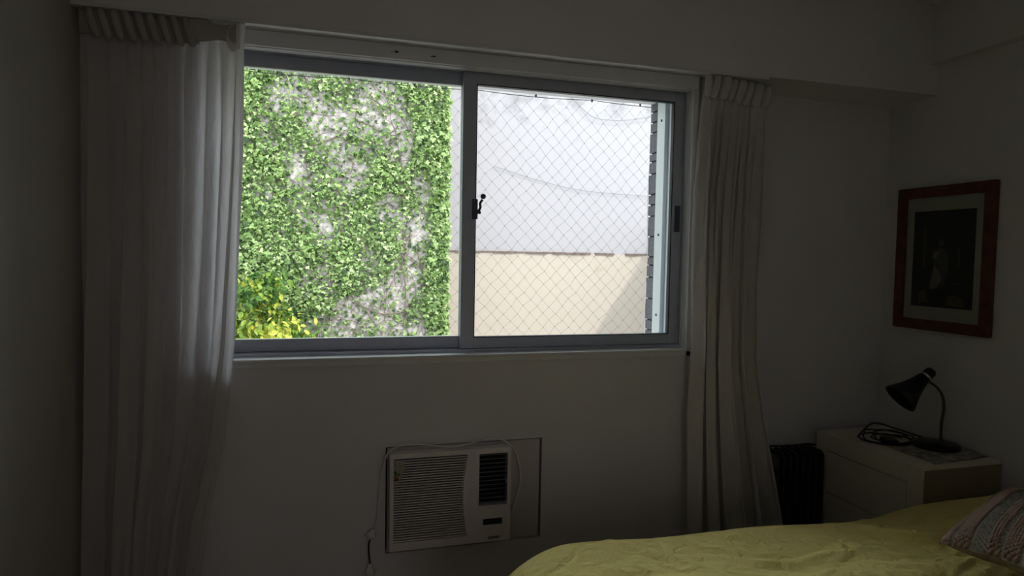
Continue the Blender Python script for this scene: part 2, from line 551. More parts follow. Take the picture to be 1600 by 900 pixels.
# crescent latch on the meeting stile
m = MB()
m.box(0.632, 0.655, -0.136, -0.121, 1.765, 1.855)
m.tube(smooth_path([(0.650, -0.138, 1.79), (0.664, -0.145, 1.815), (0.662, -0.152, 1.835), (0.672, -0.156, 1.852)]), 0.006)
m.lathe([(0.0, -0.006), (0.011, -0.005), (0.013, 0), (0.011, 0.005), (0.0, 0.006)], (0.674, -0.157, 1.866), (0, 1, 0), 16)
m.lathe([(0, -0.004), (0.008, -0.003), (0.008, 0.003), (0, 0.004)], (0.660, -0.144, 1.795), (0, 1, 0), 12)
tag(m.build('latch', M['latch'], sR, bevel=0.001), 'blue-grey crescent latch')
m = MB()
m.box(1.657, 1.686, -0.1245, -0.121, 1.735, 1.865)
m.box(1.663, 1.680, -0.128, -0.1245, 1.745, 1.855)
m.build('finger_pull', M['latch'], sR, bevel=0.001)
m = MB()
m.box(WX0 + 0.03, WX0 + 0.055, -0.092, -0.086, 1.46, 1.58)
m.build('finger_pull', M['latch'], sL, bevel=0.001)
m = MB()
for x, z, s_ in ((0.281, 2.452, 0.010), (0.262, 2.450, 0.004), (0.44, 2.449, 0.007), (0.43, 2.447, 0.004)):
    m.prism([(math.cos(a) * s_ * (1 + 0.4 * math.sin(3 * a)), math.sin(a) * s_ * 0.5) for a in [i * 0.785 for i in range(8)]],
            lambda a, b, d, x=x, z=z: (x + a, d, z + b), YW - 0.0146, YW - 0.0138)
tag(m.build('paint_chip', M['gap'], win), 'dark chips in the white head board')

# curtain track under the beam
MB().box(XL + 0.001, 2.05, -0.293, -0.262, 2.4735, 2.4846).build('curtain_track', M['track'])
tag(bpy.data.objects['curtain_track'], 'white curtain track fixed under the beam above the window', 'curtain track')

# ------------------------------------------------------------------ safety net outside the glass
net = empty('safety_net', (0.6, 0.20, 1.16), 'diamond-mesh nylon safety net stretched outside the window panes', 'net')
m = MB()
P = 0.071
def net_top(x):
    t = ((x - 0.1) % 0.62) / 0.62
    return 2.428 - 0.010 * 4 * t * (1 - t)
def npt(i, j):
    x = WX0 + i * P / 2
    z = 1.155 + j * P / 2 * 1.05
    return Vector((x + 0.004 * math.sin(i * 1.7 + j * 0.9), 0.208 + 0.004 * math.sin(i * 0.3 + j * 0.2), z + 0.004 * math.sin(i * 0.8 + j * 1.3)))
ni = int((WX1 - WX0) / (P / 2))
nj = 34
for i in range(ni):
    for j in range(nj):
        if (i + j) % 2 == 0:
            for di, dj in ((1, 1), (1, -1)):
                if 0 <= j + dj <= nj:
                    m.tube([npt(i, j), npt(i + di, j + dj)], 0.00062, 3, cap=False)
mesh_ob = tag(m.build('netting', M['net'], net), kind='stuff')
m = MB()
for i in range(ni + 1):
    for j in range(nj + 1):
        if (i + j) % 2 == 0:
            c = npt(i, j); s_ = 0.0021
            vs = [c + Vector(d) * s_ for d in ((1, 0, 0), (-1, 0, 0), (0, 1, 0), (0, -1, 0), (0, 0, 1.2), (0, 0, -1.2))]
            m.add(vs, [(0, 2, 4), (2, 1, 4), (1, 3, 4), (3, 0, 4), (2, 0, 5), (1, 2, 5), (3, 1, 5), (0, 3, 5)])
tag(m.build('knots', M['rope'], net), kind='stuff')
xs = np.linspace(WX0, WX1, 60)
MB().tube([(x, 0.206, net_top(x)) for x in xs], 0.0019, 6).build('edge_rope', M['rope'], net)
MB().tube([(1.684 + 0.004 * math.sin(z * 9), 0.206, z) for z in np.linspace(1.16, 2.43, 40)], 0.0016, 6).build('edge_rope', M['cord'], net)
for k, x in enumerate((-0.3, -0.22, 0.1, 0.41, 0.72, 1.03, 1.34, 1.62)):
    MB().box(x - 0.003, x + 0.003, 0.201, 0.212, 2.418, 2.446).build('hook', M['black'], net)

# ------------------------------------------------------------------ outdoors
tag(MB().box(-9, 14, YO + 0.05, 12, -0.4, -0.2).build('ground', M['ground']), kind='structure')
yard = MB().box(1.0, 9, 7.0, 7.25, -0.2, 1.66).build('cream_wall', M['yard_cream'])
tag(yard, kind='structure')
yard2 = MB().box(1.0, 9, 7.03, 7.25, 1.66, 4.95).build('grey_wall', M['yard_grey'])
tag(yard2, kind='structure')
# ragged ledge of broken render where the two walls meet
m = MB()
x = 1.0
while x < 8:
    w = random.uniform(0.05, 0.22)
    t = random.uniform(0.012, 0.03)
    if random.random() < 0.92:
        m.box(x, x + w, 6.975 + random.uniform(0, 0.015), 7.06, 1.655 + random.uniform(-0.012, 0.004), 1.672 + t * 0.4)
    x += w
tag(m.build('render_ledge', M['stem'], yard2), kind='stuff')
# low neighbouring annexe to the right: the sun throws its edge on the cream wall
tag(MB().box(5.6, 10, 1.0, 7.0, -0.2, 2.25).build('annexe', M['outer']), kind='structure')
ivw = tag(MB().box(-6, 1.575, 6.0, 6.9, -0.2, 4.6).build('ivy_wall', M['ivy_wall']), kind='structure')

m = MB().tube(smooth_path([(3.75, 6.99, 4.25), (4.15, 6.98, 3.93), (4.45, 6.98, 3.88), (4.8, 6.98, 3.90), (5.25, 6.98, 3.99)]), 0.006, 5)
tag(m.build('cable', M['wire']), 'thin dark cable sagging high on the stained grey wall', 'cable')
m = MB().tube(smooth_path([(2.55, 7.0, 3.02), (3.3, 7.005, 2.83), (4.1, 7.0, 2.70), (5.3, 7.0, 2.66)]), 0.004, 5)
tag(m.build('cable', M['wire']), 'faint thin cable slanting across the middle of the grey wall', 'cable')

# ivy
def leaf_geo(c, size, yawr, tilt, spin, kind=0):
    """one small lobed leaf: 7 points, folded along its rib; returns points"""
    if kind == 0:
        pts = [(0, 0, 0), (-0.5, 0.15, 0.10), (-0.42, 0.55, 0.06), (-0.2, 0.6, 0.05), (0, 1.05, -0.12), (0.2, 0.6, 0.05), (0.42, 0.55, 0.06), (0.5, 0.15, 0.10)]
    else:
        pts = [(0, 0, 0), (-0.22, 0.25, 0.06), (-0.3, 0.55, 0.07), (-0.16, 0.85, 0.02), (0, 1.1, -0.12), (0.16, 0.85, 0.02), (0.3, 0.55, 0.07), (0.22, 0.25, 0.06)]
    # in-plane y is "down the leaf"; the leaf faces -Y, hanging downwards
    E = Matrix.Rotation(yawr, 3, 'Z') @ Matrix.Rotation(tilt, 3, 'X') @ Matrix.Rotation(spin, 3, 'Y')
    return [Vector(c) + E @ Vector((p[0] * size, -p[2] * size, -p[1] * size)) for p in pts]
LF = [(0, 1, 2, 3), (0, 3, 4), (0, 4, 5), (0, 5, 6, 7)]

blobs_bare = [  # x, z, rx, rz, strength : bare patches of plaster
    (0.25, 3.45, 0.55, 0.22, 0.75), (0.0, 3.1, 0.30, 0.5, 0.6), (0.75, 3.62, 0.22, 0.30, 0.7), (0.95, 3.15, 0.2, 0.55, 0.55),
    (1.15, 2.0, 0.30, 0.33, 0.75), (0.95, 1.15, 0.35, 0.35, 0.85), (1.15, 1.6, 0.22, 0.4, 0.7), (0.35, 0.72, 0.45, 0.3, 0.8),
    (0.0, 1.95, 0.25, 0.25, 0.4), (-0.45, 2.35, 0.3, 0.25, 0.35), (0.65, 2.7, 0.3, 0.2, 0.35), (-0.55, 3.5, 0.18, 0.2, 0.5), (0.6, 0.6, 0.5, 0.2, 0.6)]
blobs_full = [(-1.3, 3.0, 0.55, 2.0, 0.6), (1.50, 2.0, 0.13, 2.6, 1.4), (-0.9, 1.2, 0.6, 0.9, 0.5), (0.55, 1.75, 0.4, 0.4, 0.45), (1.25, 3.4, 0.18, 0.6, 0.5), (0.9, 2.75, 0.35, 0.15, 0.5)]
ph = rng.uniform(0, 6.28, (10, 2)); fr = rng.uniform(2.5, 13, (10, 2))
def density(x, z):
    d = 0.50
    for k in range(10):
        d += 0.10 * math.sin(fr[k, 0] * x * (1 if k % 2 else -1) + fr[k, 1] * z * 0.8 + ph[k, 0])
    for bx, bz, rx, rz, s_ in blobs_bare:
        d -= 0.8 * s_ * math.exp(-((x - bx) / rx) ** 2 - ((z - bz) / rz) ** 2)
    for bx, bz, rx, rz, s_ in blobs_full:
        d += s_ * math.exp(-((x - bx) / rx) ** 2 - ((z - bz) / rz) ** 2)
    return d

ivy = empty('ivy', (-0.5, 5.98, -0.2), 'green ivy creeper covering the pinkish neighbouring wall outside', 'ivy')
m = MB(); tint = []
NL = 0
big = []
for _ in range(110000):
    x = random.uniform(-2.6, 1.60); z = random.uniform(0.1, 4.45)
    d = density(x, z)
    if random.random() > max(0.14, min(1, d * 0.95)) or NL > 33000:
        continue
    NL += 1
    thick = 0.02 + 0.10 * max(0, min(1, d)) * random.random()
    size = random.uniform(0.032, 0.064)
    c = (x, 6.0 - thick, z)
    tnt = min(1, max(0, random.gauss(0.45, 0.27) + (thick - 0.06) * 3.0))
    if d > 0.75 and thick > 0.10 and len(big) < 240:
        big.append(((x, 6.0 - thick - 0.02, z), random.uniform(0.07, 0.09), max(0, tnt - 0.3))); continue
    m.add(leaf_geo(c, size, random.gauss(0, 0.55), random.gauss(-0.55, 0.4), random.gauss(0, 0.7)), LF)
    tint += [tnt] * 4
# leaves that wrap the wall's corner
for _ in range(900):
    z = random.uniform(0.1, 4.45)
    m.add(leaf_geo((1.585 + random.uniform(-0.05, 0.05), 6.0 - random.uniform(0, 0.10), z), random.uniform(0.05, 0.09), random.gauss(0.5, 0.5), random.gauss(-0.5, 0.4), random.gauss(0, 0.7)), LF)
    tint += [min(1, max(0, random.gauss(0.6, 0.2)))] * 4
lo = tag(m.build('leaves', M['ivy'], ivy), kind='stuff')
at = lo.data.attributes.new('tint', 'FLOAT', 'FACE')
at.data.foreach_set('value', tint[:len(lo.data.polygons)])

def leaf_parts(parent, mt, items, kind=0):
    """larger leaves as single parts; six shared meshes of differing tint"""
    base = []
    for k in range(6):
        q = MB(); q.add(leaf_geo((0, 0, 0), 1, 0, 0, 0, kind), LF)
        me = bpy.data.meshes.new('leaf')
        me.from_pydata([tuple(v) for v in q.v], [], q.f); me.materials.append(mt); me.update()
        a = me.attributes.new('tint', 'FLOAT', 'FACE'); a.data.foreach_set('value', [k / 5] * 4)
        base.append(me)
    o_ = org(parent)
    for c, s_, tnt in items:
        o = bpy.data.objects.new('leaf', base[min(5, int(tnt * 6))]); COL.objects.link(o); o.parent = parent
        o.location = Vector(c) - o_
        o.scale = (s_, s_, s_)
        o.rotation_euler = (random.gauss(-0.55, 0.4), random.gauss(0, 0.7), random.gauss(0, 0.5))
leaf_parts(ivy, M['ivy'], big)

# vine stems: wandering upwards over the plaster
m = MB()
for k in range(520):
    x = random.uniform(-2.4, 1.5); z = random.uniform(-0.1, 3.9)
    a = random.gauss(math.pi / 2 + 0.35, 0.55)
    pts = []
    L = random.randint(8, 26)
    for i in range(L):
        if x > 1.56 or z > 4.45: break
        pts.append((x, 5.985 - 0.012 * random.random(), z))
        a += random.gauss(0, 0.28)
        x += 0.05 * math.cos(a); z += 0.05 * math.sin(a)
    if len(pts) > 3:
        r0 = random.uniform(0.002, 0.006)
        m.tube(pts, [r0 * (1 - 0.6 * i / len(pts)) for i in range(len(pts))], 4)
tag(m.build('vine_stems', M['stem'], ivy), kind='stuff')
for pts in ([(-0.30, 5.975, 2.95), (0.0, 5.97, 3.08), (0.22, 5.975, 3.20)], [(0.75, 5.975, 2.85), (0.82, 5.97, 3.1), (0.6, 5.975, 3.3), (0.35, 5.97, 3.38)],
            [(0.95, 5.975, 3.0), (1.0, 5.97, 2.6), (0.97, 5.975, 2.2)], [(0.35, 5.97, 0.95), (0.75, 5.965, 0.78), (1.2, 5.975, 0.85)],
            [(1.02, 5.97, 0.6), (1.05, 5.97, 1.1), (1.0, 5.975, 1.55), (1.1, 5.97, 1.9)], [(1.3, 5.975, 0.9), (1.27, 5.97, 1.4), (1.18, 5.975, 1.7)]):
    MB().tube(smooth_path(pts, 5), 0.010, 6).build('stem', M['stem'], ivy, smooth=True)

# yellow-green shrub in front of the ivy
shr = empty('shrub', (-1.15, 5.4, -0.2), 'yellow-green leafy shrub before the ivy at lower left', 'shrub')
m = MB(); tint = []; parts = []
sprays = []
for k in range(110):
    cx = random.uniform(-1.75, -0.35); cz = random.uniform(0.1, 1.45) - max(0, (cx + 0.75)) * 1.3
    sprays.append((cx, random.uniform(5.0, 5.4), max(0.1, cz)))
for k in range(12):
    sprays.append((-0.7 + k * 0.055 + random.gauss(0, .03), 5.4, 0.95 - k * 0.055 + random.gauss(0, .04)))
for sx_, sy_, sz_ in sprays:
    yel = min(1, max(0.1, random.gauss(0.55, 0.28)))
    for i in range(34):
        c = (sx_ + random.gauss(0, 0.085), sy_ + random.gauss(0, 0.05), sz_ + random.gauss(0, 0.07))
        s_ = random.uniform(0.06, 0.11)
        tnt = min(1, max(0, yel + random.gauss(0, 0.13)))
        if s_ > 0.10 and len(parts) < 290:
            parts.append((c, s_, tnt)); continue
        m.add(leaf_geo(c, s_, random.gauss(0, 0.8), random.gauss(-0.6, 0.5), random.gauss(0, 0.9), 1), LF)
        tint += [tnt] * 4
lo = tag(m.build('leaves', M['shrub'], shr), kind='stuff')
at = lo.data.attributes.new('tint', 'FLOAT', 'FACE')
at.data.foreach_set('value', tint[:len(lo.data.polygons)])
leaf_parts(shr, M['shrub'], parts, 1)
m = MB()
for sx_, sy_, sz_ in sprays[:40]:
    m.tube(smooth_path([(-1.15 + (sx_ + 1.15) * 0.2, 5.5, -0.2), ((sx_ - 1.15) / 2, 5.5, sz_ * 0.5), (sx_, sy_, sz_)], 5), 0.008, 5)
m.build('branches', M['stem'], shr, smooth=True)

# ------------------------------------------------------------------ curtains
def curtain(name, label, zt, zb, plan, mats, nf, seed, amp_tab, group):
    """plan(u, z) -> (x, y, nx, ny): spine of the cloth seen from above"""
    rs = random.Random(seed)
    phs = [rs.uniform(0, 6.28) for _ in range(8)]
    root = empty(name, (plan(0.5, zb)[0], plan(0.5, zb)[1], zb), label, 'curtain', group)
    def fn(u, v):
        z = zt + (zb - zt) * v
        x, y, nx, ny = plan(u, z)
        A = lerp_tab(amp_tab, z)
        h = (zt - z)
        phi = 2 * math.pi * nf * (u + 0.018 * math.sin(2 * math.pi * 2.3 * u + phs[0]) + 0.006 * math.sin(h * 1.7 + u * 9 + phs[1]))
        lo_ = min(1, max(0, (h - 0.12) / 1.1))
        phl = phi * 0.5 + phs[5] + 0.9 * math.sin(u * 5 + h * 0.6 + phs[6])
        f = (1 - 0.72 * lo_) * math.sin(phi) + lo_ * 1.15 * math.sin(phl) + 0.35 * math.sin(phi * 0.5 + phs[2] + h * 0.5) + 0.22 * math.sin(2 * phi + phs[3] + h * 0.8) * min(1, h * 2)
        g = math.cos(phi) * 0.35
        sm = 0.0022 * math.sin(37 * u + 9 * h + phs[4]) * min(1, h * 3)
        return (x + nx * A * f * 0.7 - ny * A * g, y + ny * (A * f * 0.7 + sm) + nx * A * g, z)
    m = MB().grid(420, 70, fn)
    cl = m.build('cloth', mats[0], root, smooth=True)
    # heading band behind the pleats
    def fh(u, v):
        z = zt + 0.006 - 0.100 * v
        x, y, nx, ny = plan(u, z)
        A = lerp_tab(amp_tab, z) * 0.7
        phi = 2 * math.pi * nf * (u + 0.018 * math.sin(2 * math.pi * 2.3 * u + phs[0]))
        return (x, y + ny * (A * math.sin(phi)) - 0.006, z)
    return root, fn, fh

# left curtain ---------------------------------------------------------------
Lright = [(0.0, -0.53), (0.31, -0.484), (0.57, -0.448), (0.87, -0.388), (1.25, -0.352), (1.58, -0.336), (1.96, -0.318), (2.33, -0.308), (2.50, -0.303)]
Lleft = [(0.0, -0.875), (2.5, -0.868)]
def planL(u, z):
    xr = lerp_tab(Lright, z); xl = lerp_tab(Lleft, z)
    back = xr - 0.085
    dy = -0.012 - 0.03 * (1 - z / 2.5)
    if u < 0.78:
        t = u / 0.78
        x = xl + (xr - 0.012 - xl) * t
        y = -0.243 - 0.034 * max(0, (t - 0.86) / 0.14)
        return x, y + dy, 0.0, 1.0
    if u < 0.84:                 # turn round the leading edge
        t = (u - 0.78) / 0.06
        a = math.pi * t
        return xr - 0.012 + 0.011 * math.sin(a), dy - 0.263 - 0.014 * math.cos(a), math.sin(a) * 0.3, math.cos(a)
    t = (u - 0.84) / 0.16
    return xr - 0.012 + (back - xr + 0.012) * t, dy - 0.249 + 0.022 * t, 0.0, -0.5
ampL = [(0.0, 0.056), (1.0, 0.050), (2.0, 0.038), (2.32, 0.020), (2.38, 0.010), (2.48, 0.014)]
rootL, fnL, fhL = curtain('curtain', 'long pale linen curtain bunched at the left side of the window', 2.472, 0.03, planL, (M['curtain'], M['heading']), 13, 3, ampL, None)
def pleat(parent, x0, x1, y, z0, z1, w, d, mt=None):
    """one stiff pinch pleat: a soft tube, pinched at its foot"""
    pts = [(x0, y, z0), (x0 + (x1 - x0) * 0.15, y - d * 0.2, z0 - (z0 - z1) * 0.15), (x0 + (x1 - x0) * 0.5, y - d * 0.35, (z0 + z1) / 2), (x0 + (x1 - x0) * 0.85, y - d * 0.2, z1 + (z0 - z1) * 0.15), (x1, y, z1)]
    return MB().tube(smooth_path(pts, 4), [w * k for k in ([0.86] * 2 + [0.95] * 3 + [1.0] * 6 + [0.96] * 2 + [0.85, 0.7, 0.5, 0.3])], 12, flat=1.0).build('pleat', mt or M['heading'], parent, smooth=True)
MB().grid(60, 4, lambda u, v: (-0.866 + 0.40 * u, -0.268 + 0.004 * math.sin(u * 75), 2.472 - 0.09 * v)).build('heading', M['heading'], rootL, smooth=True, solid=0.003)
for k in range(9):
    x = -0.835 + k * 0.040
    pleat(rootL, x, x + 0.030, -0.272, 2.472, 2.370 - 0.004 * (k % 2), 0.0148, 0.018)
# heading rolled forward near the window, one soft horizontal fold
def roll(u, v):
    a = -0.6 + 3.6 * v
    x = -0.50 + 0.165 * u
    r = 0.030 + 0.006 * math.sin(u * 7)
    return (x, -0.274 - r * 0.55 * math.sin(a), 2.434 + r * 1.15 * math.cos(a) - 0.004 * u)
MB().grid(24, 16, roll).build('heading_roll', M['heading'], rootL, smooth=True, solid=0.003)
MB().grid(10, 10, lambda u, v: (-0.350 + 0.030 * u - 0.020 * math.sin(v * 3.1) * (1 - u), -0.292 + 0.010 * math.sin(u * 3) , 2.462 - 0.105 * v + 0.02 * u)).build('turned_corner', M['curtain'], rootL, smooth=True, solid=0.002)

# right curtain --------------------------------------------------------------
Rleft = [(0.0, 1.71), (0.32, 1.70), (0.83, 1.690), (1.16, 1.700), (1.74, 1.693), (1.92, 1.697), (2.23, 1.711), (2.50, 1.720)]
Rright = [(0.0, 2.29), (0.28, 2.245), (0.64, 2.165), (1.10, 2.075), (1.46, 2.07), (1.94, 2.09), (2.36, 2.11), (2.50, 2.13)]
def planR(u, z):
    xl = lerp_tab(Rleft, z); xr = lerp_tab(Rright, z)
    y = -0.240 - 0.02 * (1 - z / 2.5) + 0.045 * u ** 1.4
    return xl + 0.012 + (xr - xl - 0.024) * u, y, 0.0, 1.0
ampR = [(0.0, 0.056), (1.0, 0.050), (2.0, 0.042), (2.32, 0.022), (2.38, 0.010), (2.48, 0.014)]
rootR, fnR, fhR = curtain('curtain', 'long pale linen curtain gathered at the right side of the window', 2.465, 0.03, planR, (M['curtain_right'], M['heading']), 9, 9, ampR, None)
for k, (x, dy) in enumerate(((1.735, 0.0), (1.785, 0.006), (1.845, 0.014), (1.895, 0.024), (1.945, 0.034), (2.00, 0.046), (2.06, 0.062), (2.12, 0.08))):
    w = (0.017, 0.022, 0.026, 0.018, 0.026, 0.024, 0.030, 0.026)[k]
    pleat(rootR, x, x - (0.004, 0.022, 0.028, 0.03, 0.034, 0.036, 0.034, 0.02)[k], -0.262 + dy, 2.471 - 0.0015 * k, 2.372 - 0.002 * k, w, 0.02, M['curtain_right'])

# ------------------------------------------------------------------ filler board and air conditioner
m = MB()
m.box(HX0 + 0.007, HX1 - 0.009, YW + 0.006, YW + 0.022, HZ0 + 0.006, HZ1 - 0.005)
fb = m.build('filler_board', M['panel'], bevel=0.002)
tag(fb, 'plain board closing the wall hole around the air conditioner', 'board')
tag(MB().box(HX0, HX1, YW + 0.05, YO - 0.01, HZ0, HZ1).build('hole_back', M['gap'], wall_window))

ac = empty('air_conditioner', (0.532, YW + 0.005, 0.32), 'cream window air conditioner with louvred grille set in the wall below the window', 'air conditioner')
AX0, AX1, AZ0, AZ1, AY = 0.264, 0.802, 0.321, 0.7455, -0.243
m = MB()
m.box(AX0 + 0.012, AX1 - 0.006, YW - 0.022, YW + 0.006, AZ0 + 0.008, AZ1 - 0.006)
m.build('body', M['ac'], ac)
# face frame around the two openings; the divider is curved towards the grille
def gx(z):       # right edge of the grille, bowed
    t = (z - 0.355) / (0.721 - 0.355)
    return 0.604 - 0.020 * math.sin(math.pi * max(0, min(1, t)))
m = MB()
gz0, gz1, gx0 = 0.357, 0.720, 0.280
yf, yb = AY, YW - 0.02
m.box(AX0, gx0, yf, yb, AZ0, AZ1)
m.box(gx0, AX1, yf, yb, gz1 + 0.004, AZ1)
m.box(gx0, AX1, yf, yb, AZ0, gz0)
N = 24
for i in range(N):
    za = gz0 + (gz1 + 0.004 - gz0) * i / N; zb_ = gz0 + (gz1 + 0.004 - gz0) * (i + 1) / N
    a, b = gx(za), gx(zb_)
    vs = [(a, yf, za), (0.649, yf, za), (0.649, yb, za), (a, yb, za), (b, yf, zb_), (0.649, yf, zb_), (0.649, yb, zb_), (b, yb, zb_)]
    m.add(vs, [(0, 1, 5, 4), (1, 2, 6, 5), (2, 3, 7, 6), (3, 0, 4, 7)])
m.box(0.649, 0.790, yf, yb, gz0, 0.4805)
m.box(0.790, AX1, yf, yb, gz0, gz1 + 0.004)
m.build('face_frame', M['ac'], ac)
m = MB().box(AX0 + 0.006, AX1 - 0.004, YW - 0.0235, YW - 0.022, AZ0 + 0.01, AZ1 - 0.01)
m.build('grille_backing', M['ac_dark'], ac)
ns = 33
for k in range(ns):
    z = gz0 + (gz1 - gz0) * (k + 0.5) / ns
    q = MB()
    h = 0.0019
    vs = [(gx0, yf + 0.002, z - h), (gx(z), yf + 0.002, z - h), (gx(z), yf + 0.010, z - h * 0.4), (gx0, yf + 0.010, z - h * 0.4),
          (gx0, yf + 0.002, z + h), (gx(z), yf + 0.002, z + h), (gx(z), yf + 0.010, z + h * 1.3), (gx0, yf + 0.010, z + h * 1.3)]
    q.add(vs, [(0, 1, 2, 3), (4, 7, 6, 5), (0, 4, 5, 1), (1, 5, 6, 2), (2, 6, 7, 3), (3, 7, 4, 0)])
    q.build('grille_slat', M['ac'], ac)
# bevelled rim of the air outlet and its dark louvres
ox0, ox1, oz0, oz1 = 0.655, 0.785, 0.486, 0.724
q = MB()
q.box(ox0 - 0.008, ox0, yf - 0.003, yb, oz0 - 0.008, oz1 + 0.004)
q.box(ox1, ox1 + 0.006, yf - 0.003, yb, oz0 - 0.008, oz1 + 0.004)
q.box(ox0, ox1, yf - 0.003, yb, oz0 - 0.008, oz0)
q.box(ox0, ox1, yf - 0.003, yb, oz1 - 0.002, oz1 + 0.004)
q.build('outlet_frame', M['ac'], ac, bevel=0.001)
for k in range(12):
    z = oz0 + 0.016 + k * (oz1 - oz0 - 0.018) / 11.3
    q = MB()
    q.add([(ox0, yf + 0.001, z), (ox1, yf + 0.001, z), (ox1, yf + 0.018, z - 0.008), (ox0, yf + 0.018, z - 0.008),
           (ox0, yf + 0.001, z + 0.0022), (ox1, yf + 0.001, z + 0.0022), (ox1, yf + 0.018, z - 0.006), (ox0, yf + 0.018, z - 0.006)],
          [(0, 1, 2, 3), (4, 7, 6, 5), (0, 4, 5, 1), (1, 5, 6, 2), (2, 6, 7, 3), (3, 7, 4, 0)])
    q.build('louver', M['ac_fin'], ac)
q = MB().box(0.6700, 0.7680, yf - 0.002, yf + 0.004, 0.396, 0.432)
dsp = q.build('display_bezel', M['ac'], ac, bevel=0.001)
MB().box(0.6755, 0.7630, yf - 0.0035, yf - 0.0015, 0.4005, 0.427).build('display', M['screen'], dsp)
# little relief line under the outlet
MB().box(0.652, 0.790, yf - 0.0012, yf, 0.462, 0.4645).build('seam', M['ac'], ac)
tx = bpy.data.curves.new('brand_lettering', 'FONT')
tx.body = 'SURREY'; tx.size = 0.0145; tx.extrude = 0.0004; tx.align_x = 'CENTER'; tx.space_character = 1.15; tx.offset = 0.0004
tmp = bpy.data.objects.new('lettering_curve', tx); COL.objects.link(tmp)
tme = bpy.data.meshes.new_from_object(tmp.evaluated_get(bpy.context.evaluated_depsgraph_get()))
bpy.data.objects.remove(tmp)
to = bpy.data.objects.new('lettering', tme); COL.objects.link(to)
tme.materials.clear(); tme.materials.append(M['black']); to.parent = ac
to.location = Vector((0.727, yf - 0.0008, 0.334)) - org(ac)
to.rotation_euler = (R(90), 0, 0)
# energy label stuck on the grille
q = MB()
q.prism([(0.2815, 0.617), (0.2815, 0.640), (0.289, 0.712), (0.322, 0.718), (0.326, 0.675), (0.312, 0.640), (0.298, 0.617)], lambda a, b, d: (a, d, b), yf + 0.0008, yf + 0.0016)
st = q.build('energy_label', M['sticker'], ac)
for k, c in enumerate(('st_green', 'st_lime', 'st_yellow', 'st_orange', 'st_red')):
    z = 0.664 - k * 0.0085
    MB().prism([(0.2815, z), (0.2815, z + 0.0075), (0.291 + 0.002 * k, z + 0.0075), (0.294 + 0.002 * k, z + 0.00375), (0.291 + 0.002 * k, z)], lambda a, b, d: (a, d, b), yf - 0.0002, yf + 0.001).build('rating_bar', M[c], st)
MB().prism([(0.296, 0.655), (0.301, 0.667), (0.306, 0.655), (0.303, 0.651), (0.299, 0.651)], lambda a, b, d: (a, d, b), yf - 0.0002, yf + 0.001).build('rating_mark', M['st_lime'], st)

# power cord looped over the air conditioner
cord = empty('extension_cord', (0.19, YW - 0.012, 0.30), 'thin whitish power cord looped over the air conditioner and hanging beside it', 'cord')
cp = [(0.823, -0.200, 0.432), (0.842, -0.200, 0.49), (0.860, -0.200, 0.572), (0.848, -0.202, 0.66), (0.821, -0.21, 0.723), (0.765, -0.245, 0.778), (0.707, -0.262, 0.797), (0.65, -0.255, 0.787), (0.60, -0.245, 0.770),
      (0.524, -0.240, 0.762), (0.45, -0.238, 0.772), (0.399, -0.236, 0.779), (0.34, -0.235, 0.782), (0.303, -0.236, 0.778), (0.270, -0.232, 0.762), (0.250, -0.222, 0.735), (0.231, -0.205, 0.661), (0.222, -0.198, 0.555), (0.215, -0.195, 0.46), (0.203, -0.195, 0.415)]
MB().tube(smooth_path(cp, 6), 0.0039, 8).build('cable', M['cord'], cord, smooth=True)
MB().tube(smooth_path([(0.190, -0.2, 0.375), (0.181, -0.198, 0.35), (0.180, -0.197, 0.315), (0.184, -0.198, 0.275), (0.187, -0.198, 0.255)], 5), 0.0035, 8).build('cable', M['black'], cord, smooth=True)
MB().tube(smooth_path([(0.188, -0.2, 0.215), (0.195, -0.2, 0.18), (0.205, -0.2, 0.10), (0.215, -0.2, 0.012)], 5), 0.004, 8).build('cable', M['black'], cord, smooth=True)
q = MB()
q.lathe([(0.0, 0), (0.008, 0.0), (0.016, 0.010), (0.020, 0.016), (0.020, 0.024), (0.013, 0.028), (0.011, 0.044), (0.0, 0.046)], (0.184, -0.203, 0.369), (0.35, 0.0, 1), 20)
q.tube([(0.172, -0.205, 0.382), (0.160, -0.206, 0.388)], 0.006, 10)
tag(q.build('plug', M['cord'], cord, smooth=True), 'white ribbed plug')
q = MB()
q.lathe([(0.0, 0), (0.017, 0.0), (0.020, 0.012), (0.016, 0.024), (0.010, 0.036), (0.008, 0.046), (0.0, 0.048)], (0.188, -0.203, 0.214), (-0.1, 0.0, 1), 20)
tag(q.build('socket', M['cord'], cord, smooth=True), 'white tapered socket')

# ------------------------------------------------------------------ radiator
rad = empty('oil_radiator', (2.40, -0.10, 0.0), 'black oil-filled column radiator between the curtain and the nightstand', 'radiator')
RY0, RY1, RYC, RH = -0.175, -0.03, -0.10, 0.588
for k in range(7):
    x = 2.318 + k * 0.041
    def to3(a, b, d): return (d, a, b)
    prof = []
    for (cy, cz, a0) in ((RY1 - 0.03, RH - 0.03, 0), (RY0 + 0.03, RH - 0.03, 90), (RY0 + 0.03, 0.10, 180), (RY1 - 0.03, 0.10, 270)):
        for j in range(5):
            a = R(a0 + j * 22.5)
            prof.append((cy + 0.03 * math.cos(a), cz + 0.03 * math.sin(a)))
    q = MB().prism(prof, to3, x - 0.005, x + 0.005)
    q.tube([(x, RY0 + 0.008, 0.09), (x, RY0 + 0.008, RH - 0.025)], 0.010, 8)
    q.tube([(x, RYC, 0.09), (x, RYC, RH - 0.015)], 0.012, 8)
    q.tube([(x, RY1 - 0.008, 0.09), (x, RY1 - 0.008, RH - 0.025)], 0.010, 8)
    q.build('fin', M['radiator'], rad, bevel=0.002)
for z in (0.12, 0.555):
    MB().tube([(2.29, RYC, z), (2.575, RYC, z)], 0.018, 10).build('manifold', M['radiator'], rad, smooth=True)
